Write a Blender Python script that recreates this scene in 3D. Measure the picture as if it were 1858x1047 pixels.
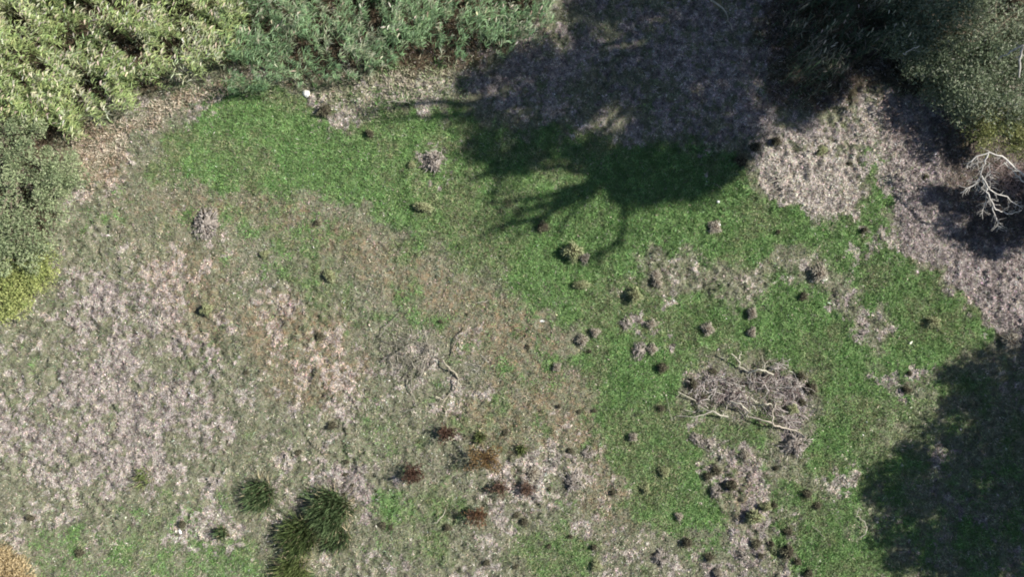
import bpy, math
import numpy as np

# ------------------------------------------------------------------ clear, camera, world, sun
for o in list(bpy.data.objects):
    bpy.data.objects.remove(o)
S = bpy.context.scene
COL = S.collection
H = 30.0                    # drone height above the meadow
PXM = 50.0                  # pixels of the photograph per metre of ground

cam_d = bpy.data.cameras.new("camera"); cam = bpy.data.objects.new("camera", cam_d)
COL.objects.link(cam); S.camera = cam
cam.location = (0, 0, H); cam.rotation_euler = (0, 0, 0)
cam_d.sensor_width = 36; cam_d.lens = 36 * H / (1858 / PXM)
cam_d.clip_start = 0.1; cam_d.clip_end = 3000

SUN_EL = math.radians(42); SUN_AZ = math.radians(11)      # azimuth counter-clockwise from +X
w = bpy.data.worlds.new("World"); S.world = w; w.use_nodes = True
nt = w.node_tree; nt.nodes.clear()
sky = nt.nodes.new("ShaderNodeTexSky"); sky.sky_type = 'NISHITA'; sky.sun_disc = False
sky.sun_elevation = SUN_EL; sky.sun_rotation = math.pi / 2 - SUN_AZ
sky.air_density = 1.0; sky.dust_density = 0.6
bg = nt.nodes.new("ShaderNodeBackground"); bg.inputs['Strength'].default_value = 0.058
wo = nt.nodes.new("ShaderNodeOutputWorld")
nt.links.new(sky.outputs[0], bg.inputs[0]); nt.links.new(bg.outputs[0], wo.inputs[0])

sd = bpy.data.lights.new("sun", 'SUN'); sun = bpy.data.objects.new("sun", sd); COL.objects.link(sun)
sd.energy = 5.0; sd.angle = math.radians(0.55); sd.color = (1.0, 0.95, 0.88)
sun.rotation_euler = (0, math.pi / 2 - SUN_EL, SUN_AZ)     # light comes from +X, a little +Y
S.view_settings.view_transform = 'Standard'; S.view_settings.look = 'None'
S.view_settings.exposure = 0.82; S.view_settings.gamma = 1.0
S.cycles.pixel_filter_type = 'BLACKMAN_HARRIS'; S.cycles.filter_width = 1.9
S.cycles.max_bounces = 5; S.cycles.diffuse_bounces = 3; S.cycles.transmission_bounces = 3
S.cycles.transparent_max_bounces = 4

RNG = np.random.default_rng(7)

# ------------------------------------------------------------------ helpers
def W(px, py, h=0.0):
    """point seen at pixel (px,py) of the photograph when it is h metres above the ground"""
    k = (H - h) / H / PXM
    return ((px - 929) * k, (523.5 - py) * k, h)

def G(px, py):
    return ((px - 929) / PXM, (523.5 - py) / PXM)

_lat = np.random.default_rng(99).random((256, 256))
def vnoise(x, y):
    xi = np.floor(x).astype(int); yi = np.floor(y).astype(int)
    fx = x - xi; fy = y - yi
    fx = fx * fx * (3 - 2 * fx); fy = fy * fy * (3 - 2 * fy)
    a = _lat[xi & 255, yi & 255]; b = _lat[(xi + 1) & 255, yi & 255]
    c = _lat[xi & 255, (yi + 1) & 255]; d = _lat[(xi + 1) & 255, (yi + 1) & 255]
    return (a * (1 - fx) + b * fx) * (1 - fy) + (c * (1 - fx) + d * fx) * fy

def fbm(x, y, f, oct=4, seed=0):
    s = 0; amp = 0.5; tot = 0
    for k in range(oct):
        s = s + amp * vnoise(x * f + 17.3 * k + seed * 31.7, y * f + 9.1 * k + seed * 12.9)
        tot += amp; amp *= 0.55; f *= 2.03
    return s / tot

def sstep(a, b, x):
    t = np.clip((x - a) / (b - a), 0, 1)
    return t * t * (3 - 2 * t)

def tag(o, label=None, cat=None, group=None, kind=None):
    if label: o["label"] = label
    if cat: o["category"] = cat
    if group: o["group"] = group
    if kind: o["kind"] = kind
    return o

def mesh_of(name, verts, quads=None, tris=None, cols=None, mat=None, smooth=False):
    me = bpy.data.meshes.new(name)
    verts = np.asarray(verts, dtype=np.float32)
    me.vertices.add(len(verts)); me.vertices.foreach_set("co", verts.ravel())
    q = np.zeros((0, 4), int) if quads is None else np.asarray(quads)
    t = np.zeros((0, 3), int) if tris is None else np.asarray(tris)
    nl = q.size + t.size
    me.loops.add(nl)
    me.loops.foreach_set("vertex_index", np.concatenate([q.ravel(), t.ravel()]).astype(np.int32))
    me.polygons.add(len(q) + len(t))
    st = np.concatenate([np.arange(len(q)) * 4, q.size + np.arange(len(t)) * 3]).astype(np.int32)
    me.polygons.foreach_set("loop_start", st)
    me.polygons.foreach_set("loop_total", np.concatenate([np.full(len(q), 4), np.full(len(t), 3)]).astype(np.int32))
    me.update(calc_edges=True)
    if cols is not None:
        a = me.color_attributes.new("Col", 'FLOAT_COLOR', 'POINT')
        c = np.ones((len(verts), 4), dtype=np.float32); c[:, :3] = cols
        a.data.foreach_set("color", c.ravel())
    if smooth:
        me.polygons.foreach_set("use_smooth", np.ones(len(me.polygons), dtype=bool))
    if mat: me.materials.append(mat)
    return me

def obj(name, me, parent=None, loc=None):
    o = bpy.data.objects.new(name, me); COL.objects.link(o)
    if parent is not None: o.parent = parent
    if loc is not None: o.location = loc
    return o

def empty(name, loc=(0, 0, 0), rz=0.0, s=1.0):
    o = bpy.data.objects.new(name, None); COL.objects.link(o)
    o.location = loc; o.rotation_euler = (0, 0, rz); o.scale = (s, s, s)
    o.empty_display_size = 0.2
    return o

def copy_thing(root):
    r = root.copy(); COL.objects.link(r)
    for ch in [c for c in COL.objects if c.parent == root]:
        c = ch.copy(); COL.objects.link(c); c.parent = r
    return r

def unit(v):
    return v / np.maximum(np.linalg.norm(v, axis=-1, keepdims=True), 1e-9)

def rand_dirs(n, up=0.0, rng=RNG):
    v = rng.normal(size=(n, 3)); v = unit(v); v[:, 2] += up
    return unit(v)

def leaves(base, d, length, width, droop=0.3, rng=RNG, side=None):
    """long leaf: 5 vertices, kite with a bend -> quad + tri.  returns verts,quads,tris"""
    n = len(base)
    length = np.broadcast_to(length, (n,))[:, None]; width = np.broadcast_to(width, (n,))[:, None]
    droop = np.broadcast_to(droop, (n,))[:, None]
    if side is None:
        side = unit(np.cross(d, rand_dirs(n, 0.9, rng)))
    mid = base + d * length * 0.55
    tip = base + d * length; tip[:, 2:3] -= droop * length
    wb = width * 0.25
    v = np.stack([base - side * wb, base + side * wb, mid + side * width * .5, mid - side * width * .5, tip], 1).reshape(-1, 3)
    i = np.arange(n)[:, None] * 5
    return v, i + np.array([[0, 1, 2, 3]]), i + np.array([[3, 2, 4]])

def kites(c, d, length, width, rng=RNG, side=None):
    """one quad per leaf"""
    n = len(c)
    length = np.broadcast_to(length, (n,))[:, None]; width = np.broadcast_to(width, (n,))[:, None]
    if side is None:
        side = unit(np.cross(d, rand_dirs(n, 0.6, rng)))
    v = np.stack([c - d * length * .5, c + side * width * .5 - d * length * .05, c + d * length * .5, c - side * width * .5 - d * length * .05], 1).reshape(-1, 3)
    return v, np.arange(n)[:, None] * 4 + np.array([[0, 1, 2, 3]])

def tris_(base, d, length, width, rng=RNG):
    n = len(base)
    length = np.broadcast_to(length, (n,))[:, None]; width = np.broadcast_to(width, (n,))[:, None]
    side = unit(np.cross(d, rand_dirs(n, 0.7, rng)))
    v = np.stack([base - side * width * .5, base + side * width * .5, base + d * length], 1).reshape(-1, 3)
    return v, np.arange(n)[:, None] * 3 + np.array([[0, 1, 2]])

class Tubes:
    def __init__(self): self.v = []; self.q = []; self.c = []; self.n = 0
    def add(self, pts, radii, sides=6, col=(0.3, 0.27, 0.22), rough=0.08, rng=RNG):
        P = np.asarray(pts, float); R = np.broadcast_to(np.asarray(radii, float), (len(P),))
        T = np.gradient(P, axis=0); T = unit(T)
        ref = np.array([0.13, 0.21, 1.0]); ref = ref / np.linalg.norm(ref)
        A = np.cross(T, ref); bad = np.linalg.norm(A, axis=1) < 0.15
        A[bad] = np.cross(T[bad], np.array([1.0, 0.1, 0]))
        A = unit(A); B = np.cross(T, A)
        ang = np.arange(sides) / sides * 2 * math.pi
        rr = R[:, None] * (1 + rough * rng.normal(size=(len(P), sides)))
        ring = P[:, None, :] + rr[..., None] * (np.cos(ang)[None, :, None] * A[:, None, :] + np.sin(ang)[None, :, None] * B[:, None, :])
        self.v.append(ring.reshape(-1, 3))
        k = np.arange(len(P) - 1)[:, None] * sides; j = np.arange(sides)[None, :]; j2 = (j + 1) % sides
        q = np.stack([k + j, k + j2, k + sides + j2, k + sides + j], -1).reshape(-1, 4) + self.n
        self.q.append(q)
        if sides == 4:
            self.q.append(np.array([[3, 2, 1, 0]]) + self.n)
        cc = np.asarray(col) * (1 + 0.16 * rng.normal(size=(len(P) * sides, 1)))
        self.c.append(np.clip(cc, 0.005, 1)); self.n += len(P) * sides
    def mesh(self, name, mat):
        return mesh_of(name, np.concatenate(self.v), quads=np.concatenate(self.q), cols=np.concatenate(self.c), mat=mat, smooth=True)

def wiggle(pts, n=14, amp=0.03, rng=RNG):
    P = np.asarray(pts, float); seg = np.r_[0, np.cumsum(np.linalg.norm(np.diff(P, axis=0), axis=1))]
    t = np.linspace(0, seg[-1], n); Q = np.stack([np.interp(t, seg, P[:, k]) for k in range(3)], 1)
    Qs = Q.copy(); Qs[1:-1] = 0.25 * Q[:-2] + 0.5 * Q[1:-1] + 0.25 * Q[2:]
    off = rng.normal(size=Qs.shape) * amp; off[0] = 0; off[-1] *= .3; off[:, 2] *= 0.5
    return Qs + off

# ------------------------------------------------------------------ materials
def attr_material(name, rough=0.7, trans=0.0, vary=0.12, spec=0.2, scale=14.0):
    m = bpy.data.materials.new(name); m.use_nodes = True; n = m.node_tree; n.nodes.clear()
    out = n.nodes.new("ShaderNodeOutputMaterial"); p = n.nodes.new("ShaderNodeBsdfPrincipled")
    at = n.nodes.new("ShaderNodeAttribute"); at.attribute_name = "Col"
    geo = n.nodes.new("ShaderNodeNewGeometry")
    no = n.nodes.new("ShaderNodeTexNoise"); no.inputs['Scale'].default_value = scale; no.inputs['Detail'].default_value = 3
    n.links.new(geo.outputs['Position'], no.inputs['Vector'])
    mr = n.nodes.new("ShaderNodeMapRange"); mr.inputs[1].default_value = .25; mr.inputs[2].default_value = .75
    mr.inputs[3].default_value = 1 - vary * 2; mr.inputs[4].default_value = 1 + vary * 2
    n.links.new(no.outputs[0], mr.inputs[0])
    vm = n.nodes.new("ShaderNodeVectorMath"); vm.operation = 'SCALE'
    n.links.new(at.outputs['Color'], vm.inputs[0]); n.links.new(mr.outputs[0], vm.inputs['Scale'])
    n.links.new(vm.outputs[0], p.inputs['Base Color'])
    p.inputs['Roughness'].default_value = rough; p.inputs['Specular IOR Level'].default_value = spec
    if trans > 0:
        tr = n.nodes.new("ShaderNodeBsdfTranslucent"); n.links.new(vm.outputs[0], tr.inputs['Color'])
        mx = n.nodes.new("ShaderNodeMixShader"); mx.inputs[0].default_value = trans
        n.links.new(p.outputs[0], mx.inputs[1]); n.links.new(tr.outputs[0], mx.inputs[2])
        n.links.new(mx.outputs[0], out.inputs[0])
    else:
        n.links.new(p.outputs[0], out.inputs[0])
    return m

M_leaf = attr_material("foliage", 0.55, 0.25, 0.10, 0.3)
M_reed = attr_material("reed_leaf", 0.5, 0.2, 0.10, 0.35)
M_grass = attr_material("grass_blade", 0.65, 0.25, 0.12, 0.2)
M_dry = attr_material("dry_stalk", 0.8, 0.1, 0.15, 0.15)
M_bark = attr_material("bark", 0.85, 0.0, 0.22, 0.15, 30)
M_earth = attr_material("earth_mound", 0.95, 0.0, 0.3, 0.05, 22)
M_stone = attr_material("pale_stone", 0.7, 0.0, 0.12, 0.3, 40)

# ------------------------------------------------------------------ ground masks (world-space maps of what grows where)
RX0, RY0, RST = -500, -400, 5.0
RW, RH = int(2860 / RST), int(1850 / RST)
_rx = RX0 + (np.arange(RW) + .5) * RST; _ry = RY0 + (np.arange(RH) + .5) * RST
_GX, _GY = np.meshgrid(_rx, _ry)

def poly_mask(poly):
    p = np.asarray(poly, float); ins = np.zeros(_GX.shape, bool); j = len(p) - 1
    for i in range(len(p)):
        yi, yj = p[i, 1], p[j, 1]; xi, xj = p[i, 0], p[j, 0]
        if yi != yj:
            c = ((yi > _GY) != (yj > _GY)) & (_GX < (xj - xi) * (_GY - yi) / (yj - yi) + xi); ins ^= c
        j = i
    return ins.astype(float)

def line_mask(pts, wd):
    m = np.zeros(_GX.shape)
    for (x0, y0), (x1, y1) in zip(pts[:-1], pts[1:]):
        dx, dy = x1 - x0, y1 - y0; t = np.clip(((_GX - x0) * dx + (_GY - y0) * dy) / (dx * dx + dy * dy + 1e-9), 0, 1)
        d = np.hypot(_GX - x0 - t * dx, _GY - y0 - t * dy); m = np.maximum(m, sstep(wd * 1.3, wd * .5, d))
    return m

def blur(m, s):
    r = int(3 * s / RST) + 1; k = np.exp(-0.5 * (np.arange(-r, r + 1) * RST / s) ** 2); k /= k.sum()
    m = np.pad(m, r, mode='edge')
    m = np.apply_along_axis(lambda a: np.convolve(a, k, 'valid'), 0, m)
    return np.apply_along_axis(lambda a: np.convolve(a, k, 'valid'), 1, m)

def layer(items, s=14):
    m = np.zeros(_GX.shape)
    for it in items:
        val, shp = it[0], it[1]
        mk = line_mask(shp, it[2]) if len(it) > 2 else poly_mask(shp)
        m = np.maximum(m, mk * val)
    return blur(m, s)

LUSH = layer([
 (1.0, [(235,310),(290,240),(400,185),(470,165),(560,175),(600,225),(700,205),(850,200),(900,250),(1010,235),(1130,245),(1300,290),(1350,330),(1375,385),(1480,400),(1570,380),(1565,250),(1620,235),(1625,440),(1500,450),(1420,470),(1330,475),(1230,455),(1180,440),(1100,520),(1040,530),(960,500),(880,440),(760,400),(640,370),(520,345),(400,325),(260,325)]),
 (1.0, [(1060,600),(1110,520),(1170,540),(1230,520),(1300,560),(1440,515),(1500,560),(1545,650),(1610,720),(1600,760),(1560,830),(1500,860),(1465,820),(1490,740),(1490,690),(1400,640),(1250,650),(1200,690),(1230,760),(1270,780),(1250,850),(1270,900),(1330,960),(1290,1000),(1200,975),(1150,950),(1130,860),(1090,800),(1070,740),(1060,660)]),
 (0.9, [(1500,465),(1610,455),(1720,520),(1790,600),(1740,640),(1650,665),(1590,650),(1590,560)]),
 (0.85, [(1380,870),(1440,860),(1510,940),(1620,1060),(1620,1200),(1480,1200),(1420,960)]),
 (0.7, [(940,950),(1100,960),(1090,1060),(930,1060)]),
 (0.9, [(1270,750),(1380,765),(1420,800),(1320,815),(1280,790)]),
 (0.55, [(880,440),(1100,520),(1050,640),(1000,600),(900,540),(760,470),(650,400)]),
 (0.4, [(1560,650),(1858,640),(2100,800),(2000,1200),(1600,1200)]),
 (0.45, [(1480,850),(1600,760),(1700,700),(1660,830),(1580,900),(1560,1047),(1500,950)]),
 (0.55, [(350,560),(440,590),(430,650),(380,660)]),
 (0.5, [(600,760),(900,740),(1000,700),(960,800),(830,800),(700,830)]),
 (0.5, [(650,880),(860,880),(820,1060),(700,1060)]),
 (0.45, [(40,960),(300,930),(560,990),(500,1200),(0,1200)]),
 (0.45, [(470,300),(600,480),(700,560),(620,620),(500,500)]),
], 14)
LUSH = .55 * LUSH + .45 * blur(LUSH, 48)
LITTER = layer([
 (.72, [(120,470),(200,430),(330,480),(300,560),(380,650),(430,720),(330,770),(230,830),(100,860),(-300,850),(-300,740),(90,740),(100,640),(110,540)]),
 (.85, [(190,690),(400,690),(430,760),(380,830),(250,880),(130,830)]),
 (.45, [(330,470),(560,560),(680,620),(660,720),(560,760),(420,720),(340,620)]),
 (.42, [(0,830),(300,830),(420,900),(330,990),(0,970)]),
 (.9, [(540,850),(620,830),(670,870),(690,930),(650,960),(560,880)]),
 (.75, [(300,920),(420,935),(470,1000),(330,1010)]),
 (.7, [(690,980),(740,1000),(740,1200),(640,1200),(640,1000)]),
 (.7, [(860,800),(960,830),(980,920),(960,1000),(890,940)]),
 (.5, [(960,780),(1100,800),(1130,940),(1150,1047),(1060,960),(960,920)]),
 (.95, [(1345,225),(1480,215),(1620,165),(1600,240),(1555,260),(1560,360),(1440,400),(1385,380),(1365,320)]),
 (.5, [(1440,220),(1620,170),(1620,420),(1440,400)]),
 (1.6, [(1600,150),(1690,190),(1760,260),(1858,200),(2300,200),(2300,700),(1858,640),(1790,585),(1700,500),(1630,440),(1615,300)]),
 (.9, [(190,250),(330,180),(420,150),(440,168),(300,225),(240,270),(200,340),(130,420),(110,400),(150,290)]),
 (.85, [(690,120),(840,125),(810,185),(650,200),(600,235),(560,205),(565,155),(640,160)]),
 (.6, [(1235,690),(1300,665),(1310,710),(1250,725)]), (.5, [(1320,690),(1360,670),(1370,740),(1320,745),(1290,720)]), (.65, [(1380,680),(1460,690),(1480,770),(1450,830),(1390,770),(1375,720)]),
 (.68, [(1255,775),(1310,780),(1360,830),(1400,900),(1440,1000),(1480,1200),(1170,1200),(1180,1000),(1320,1010),(1340,930),(1270,870),(1250,830)]),
 (.8, [(1130,560),(1185,555),(1200,640),(1140,650)]),
 (.8, [(760,275),(815,275),(810,320),(780,345),(755,320)]),
 (.8, [(1170,490),(1230,480),(1215,520),(1175,530)]),
 (.85, [(350,380),(395,385),(390,430),(360,440)]),
 (.66, [(830,125),(1000,60),(1100,-400),(1700,-400),(1600,150),(1500,210),(1380,230),(1340,275),(1270,280),(1230,240),(1160,265),(1110,200),(1040,235),(960,200),(900,215)]),
 (.6, [(1480,540),(1570,520),(1590,640),(1540,640)]),
 (.75, [(1570,680),(1710,660),(1680,740),(1600,730)]),
 (.6, [(1490,860),(1560,840),(1550,940),(1490,930)]),
 (.45, [(1180,480),(1330,500),(1480,470),(1620,430),(1600,460),(1480,505),(1330,520)]),
 (.35, [(1640,850),(1760,820),(1858,900),(1858,1060),(1640,1060)]),
 (.45, [(700,590),(880,600),(900,700),(760,700),(690,660)]),
], 14)
RUST = layer([
 (.8, [(220,340),(480,350),(700,430),(860,520),(980,580),(1060,700),(1130,850),(1150,1000),(1080,940),(1000,800),(900,700),(800,580),(640,490),(460,400),(230,400)]),
 (.9, [(430,530),(600,560),(680,680),(600,760),(520,720),(450,620)]),
 (.7, [(230,440),(420,440),(400,640),(300,600)]),
 (1., [(120,220),(190,225),(210,320),(160,330),(140,280)]),
 (.7, [(820,740),(930,730),(1000,800),(960,840),(860,810)]),
 (.5, [(1290,880),(1370,820),(1390,960),(1330,980)]),
 (.8, [(1590,150),(1650,150),(1660,260),(1610,250)]),
], 16)
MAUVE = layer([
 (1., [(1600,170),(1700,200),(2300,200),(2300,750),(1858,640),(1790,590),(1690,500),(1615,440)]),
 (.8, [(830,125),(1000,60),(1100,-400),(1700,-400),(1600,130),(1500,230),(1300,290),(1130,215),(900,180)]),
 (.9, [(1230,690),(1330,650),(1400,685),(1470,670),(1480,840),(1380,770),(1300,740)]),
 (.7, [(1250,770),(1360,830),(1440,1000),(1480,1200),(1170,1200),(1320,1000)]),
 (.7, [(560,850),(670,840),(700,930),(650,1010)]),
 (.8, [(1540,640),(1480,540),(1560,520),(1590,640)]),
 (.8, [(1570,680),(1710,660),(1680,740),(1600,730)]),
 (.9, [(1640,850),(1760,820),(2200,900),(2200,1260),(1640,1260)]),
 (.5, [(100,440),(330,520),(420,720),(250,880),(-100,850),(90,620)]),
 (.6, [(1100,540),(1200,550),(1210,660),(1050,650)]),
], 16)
SOIL_SHADE = layer([
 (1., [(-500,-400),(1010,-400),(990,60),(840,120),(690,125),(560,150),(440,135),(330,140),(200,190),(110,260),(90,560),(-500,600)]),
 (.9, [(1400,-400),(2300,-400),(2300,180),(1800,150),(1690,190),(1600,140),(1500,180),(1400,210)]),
 (.8, [(1700,220),(2300,200),(2300,480),(1858,440),(1740,440),(1690,360)]),  # shadow area at the right edge, its shade put into the ground colour
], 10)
LUSH = LUSH * (1 - .9 * blur(poly_mask([(1590,100),(1690,190),(1760,260),(2300,200),(2300,640),(1858,640),(1800,590),(1710,500),(1635,440),(1622,300)]), 12))
BAND = layer([(1., [(210,320),(480,330),(900,500),(1110,700),(1160,1000),(1060,960),(985,770),(850,660),(700,610),(530,500),(350,440),(180,430)])], 30)
LUSH = np.maximum(LUSH, .27 * BAND)
LAY = [LUSH, LITTER, RUST, MAUVE, SOIL_SHADE]

def sample(m, x, y, warp=True):
    px = x * PXM + 929; py = 523.5 - y * PXM
    if warp:
        px = px + (fbm(x, y, .55, 4, 3) - .5) * 90 + (fbm(x, y, 4.5, 3, 4) - .5) * 50
        py = py + (fbm(x, y, .55, 4, 5) - .5) * 90 + (fbm(x, y, 4.5, 3, 6) - .5) * 50
    u = np.clip((px - RX0) / RST - .5, 0, RW - 1.001); v = np.clip((py - RY0) / RST - .5, 0, RH - 1.001)
    i = u.astype(int); j = v.astype(int); fu = u - i; fv = v - j
    return (m[j, i] * (1 - fu) + m[j, i + 1] * fu) * (1 - fv) + (m[j + 1, i] * (1 - fu) + m[j + 1, i + 1] * fu) * fv

def n3(x, y): return fbm(x, y, 3.3, 4, 14) - .5
def lush_at(x, y):
    s_ = sample(LUSH, x, y); return sstep(.05, .85, s_ + 1.1 * (fbm(x, y, 1.3, 6, 15) - .5) * (1.2 - .8 * s_) + .5 * n3(x, y))
def litter_at(x, y):
    s_ = sample(LITTER, x, y); s_ = np.maximum(s_, .32 * (1 - sample(BAND, x, y)) * (1 - sstep(.15, .5, sample(LUSH, x, y)))); return sstep(.30, .80, s_ * 1.0 - .1 + 1.5 * (fbm(x, y, 6.5, 4, 16) - .5) + 1.3 * (fbm(x, y, 2.3, 3, 18) - .5) + 1.1 * (fbm(x, y, .9, 3, 17) - .5)) * sstep(.0, .3, s_ + .12)

def CALM(x, y): return np.exp(-(((x - 8.6) / 2.6) ** 2 + ((y + 4) / 2.0) ** 2) ** 2) + np.exp(-(((x + 2.7) / 2.4) ** 2 + ((y + 2.7) / 2.0) ** 2) ** 2)
def relief(x, y):
    z = 0.16 * (fbm(x, y, 0.35, 3, 8) - .5) + 0.10 * (fbm(x, y, 2.2, 3, 9) - .5)
    z = z + (0.115 - .085 * sstep(.2, .6, sample(LUSH, x, y, False)) - .04 * CALM(x, y)) * (1 - .6 * sample(BAND, x, y, False)) * (sstep(.35, .68, fbm(x, y, 5.5, 3, 27)) - .5) * (.35 + .65 * sstep(.4, .6, fbm(x, y, .8, 2, 28)))
    return z
def mottle(x, y, lo=.55, hi=1.4): return lo + (hi - lo) * sstep(.34, .66, fbm(x, y, 6.5, 3, 29))

# ------------------------------------------------------------------ ground
def axis(lim, step, far):
    a = np.arange(-lim, lim + 1e-6, step); s = step; v = lim; ext = []
    while v < far:
        s *= 1.35; v += s; ext.append(v)
    e = np.array(ext); return np.concatenate([-e[::-1], a, e])
gx = axis(20.4, 0.06, 900); gy = axis(12, 0.06, 900)
XX, YY = np.meshgrid(gx, gy); fx, fy = XX.ravel(), YY.ravel()
inn = np.exp(-np.maximum(0, np.hypot(fx / 30, fy / 25) - 1) * 2)
zz = relief(fx, fy) + 0.035 * (fbm(fx, fy, 7.0, 2, 11) - .5) * inn
idx = np.arange(len(fx)).reshape(XX.shape)
quads = np.stack([idx[:-1, :-1], idx[:-1, 1:], idx[1:, 1:], idx[1:, :-1]], -1).reshape(-1, 4)
me = mesh_of("ground", np.stack([fx, fy, zz], 1), quads=quads, smooth=True)
for nm, trio in (("MaskA", (LUSH, LITTER, RUST)), ("MaskB", (MAUVE, SOIL_SHADE, None))):
    a = me.color_attributes.new(nm, 'FLOAT_COLOR', 'POINT'); c = np.ones((len(fx), 4), np.float32)
    for k, L in enumerate(trio):
        c[:, k] = lush_at(fx, fy) if L is LUSH else litter_at(fx, fy) if L is LITTER else sample(L, fx, fy) if L is not None else 0
    a.data.foreach_set("color", c.ravel())

def ground_material():
    m = bpy.data.materials.new("meadow_ground"); m.use_nodes = True; t = m.node_tree; N = t.nodes; N.clear(); L = t.links
    out = N.new("ShaderNodeOutputMaterial"); p = N.new("ShaderNodeBsdfPrincipled"); L.new(p.outputs[0], out.inputs[0])
    p.inputs['Roughness'].default_value = .95; p.inputs['Specular IOR Level'].default_value = .08
    geo = N.new("ShaderNodeNewGeometry")
    def noise(scale, det=5, off=0.0, rough=.6):
        mp = N.new("ShaderNodeMapping"); mp.inputs['Location'].default_value = (off, off * 1.7, off * .3)
        L.new(geo.outputs['Position'], mp.inputs[0]); n = N.new("ShaderNodeTexNoise")
        n.inputs['Scale'].default_value = scale; n.inputs['Detail'].default_value = det; n.inputs['Roughness'].default_value = rough
        L.new(mp.outputs[0], n.inputs['Vector']); return n.outputs[0]
    def rng(x, a, b, c=0., d=1.):
        r = N.new("ShaderNodeMapRange"); r.interpolation_type = 'SMOOTHSTEP'
        for i, v in ((1, a), (2, b), (3, c), (4, d)): r.inputs[i].default_value = v
        L.new(x, r.inputs[0]); return r.outputs[0]
    def mat(op, a, b):
        r = N.new("ShaderNodeMath"); r.operation = op
        for i, v in enumerate((a, b)):
            if isinstance(v, (int, float)): r.inputs[i].default_value = v
            else: L.new(v, r.inputs[i])
        return r.outputs[0]
    def mix(f, a, b):
        r = N.new("ShaderNodeMix"); r.data_type = 'RGBA'; L.new(f, r.inputs[0])
        for i, v in ((6, a), (7, b)):
            if isinstance(v, tuple): r.inputs[i].default_value = (*v, 1)
            else: L.new(v, r.inputs[i])
        return r.outputs[2]
    def sep(nm):
        a = N.new("ShaderNodeAttribute"); a.attribute_name = nm; s = N.new("ShaderNodeSeparateColor")
        L.new(a.outputs['Color'], s.inputs[0]); return s.outputs
    A = sep("MaskA"); B = sep("MaskB")
    n1, n2, n3, n4, n5 = noise(2.2, 4, 3), noise(9, 4, 7), noise(26, 3, 1), noise(60, 2, 5), noise(5, 5, 21)
    base = mix(rng(n2, .38, .62), (.14, .165, .10), (.235, .23, .175))
    base = mix(rng(n3, .45, .65), base, (.17, .155, .095))
    rust = mix(rng(n3, .4, .62), (.20, .135, .075), (.33, .235, .15))
    base = mix(mat('MULTIPLY', A[2], rng(n5, .42, .68)), base, rust)
    lush = mix(rng(n3, .35, .65), (.09, .16, .055), (.155, .235, .095))
    base = mix(rng(mat('ADD', A[0], mat('MULTIPLY', mat('SUBTRACT', n2, .5), .6)), .2, .8), base, lush)
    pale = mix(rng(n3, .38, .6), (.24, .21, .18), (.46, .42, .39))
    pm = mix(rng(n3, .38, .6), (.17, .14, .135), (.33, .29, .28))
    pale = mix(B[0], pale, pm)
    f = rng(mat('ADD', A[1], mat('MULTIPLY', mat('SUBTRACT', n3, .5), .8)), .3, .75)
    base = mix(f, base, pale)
    soil_shade = mix(rng(n2, .4, .6), (.035, .028, .018), (.10, .075, .05))  # brown earth, darkened further to paint the shaded gaps between reeds
    base = mix(B[1], base, soil_shade)
    v = mat('MULTIPLY', rng(n4, .3, .7, .7, 1.25), rng(n1, .3, .7, .88, 1.1))
    sc = N.new("ShaderNodeVectorMath"); sc.operation = 'SCALE'; L.new(base, sc.inputs[0]); L.new(v, sc.inputs['Scale'])
    L.new(sc.outputs[0], p.inputs['Base Color'])
    bp = N.new("ShaderNodeBump"); bp.inputs['Strength'].default_value = 1.0; bp.inputs['Distance'].default_value = .08
    hh = mat('ADD', mat('MULTIPLY', n2, .7), mat('ADD', mat('MULTIPLY', n3, .5), mat('MULTIPLY', n4, .2)))
    L.new(hh, bp.inputs['Height']); L.new(bp.outputs[0], p.inputs['Normal'])
    return m
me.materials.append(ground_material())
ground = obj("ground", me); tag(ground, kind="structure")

# ------------------------------------------------------------------ ground cover (uncountable: stuff)
def scatter(n, x0=-20.5, x1=20.5, y0=-12.5, y1=12.5):
    return RNG.uniform(x0, x1, n), RNG.uniform(y0, y1, n)

def jitcol(base, n, v=0.25, hue=0.08):
    b = np.asarray(base)
    if b.ndim == 1: b = np.broadcast_to(b, (n, 3))
    return np.clip(b * (1 + v * RNG.normal(size=(n, 1))) * (1 + hue * RNG.normal(size=(n, 3))), .004, .95)

def mixc(a, b, t):
    return np.asarray(a) * (1 - t[:, None]) + np.asarray(b) * t[:, None]

# green grass
x, y = scatter(950000)
g = lush_at(x, y); so = sample(SOIL_SHADE, x, y); li = litter_at(x, y)
cl = fbm(x, y, 5.0, 3, 31)
keep = RNG.random(len(x)) < np.clip(g * 1.1 - .04 + (cl - .5) * .3, 0.0, 1) * (1 - .85 * so) * (1 - .75 * li)
x, y, cl, g = x[keep], y[keep], cl[keep], g[keep]; n = len(x)
base = np.stack([x, y, relief(x, y) + .005], 1)
d = rand_dirs(n, .75); d[:, 2] = np.abs(d[:, 2]) + .1; d = unit(d)
big = fbm(x, y, .5, 3, 35)
c = mixc((.14, .265, .082), (.275, .415, .165), np.clip(cl * 1.6 - .3, 0, 1))
c = mixc(c, (.29, .30, .175), np.clip((big - .47) * 4.5 + (fbm(x, y, 2.4, 3, 36) - .5) * 2.5 + (RNG.random(n) - .5) * .6 + (1 - g) * .9, 0, .85))
c = c * mottle(x, y, .78, 1.16)[:, None]
v, t = tris_(base, d, RNG.uniform(.06, .16, n) * (.8 + .5 * cl), .024)
grass = obj("grass", mesh_of("grass", v, tris=t, cols=np.repeat(jitcol(c, n, .22), 3, 0), mat=M_grass))
tag(grass, "short lush green grass covering the middle and right of the meadow", "grass", kind="stuff")

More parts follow.
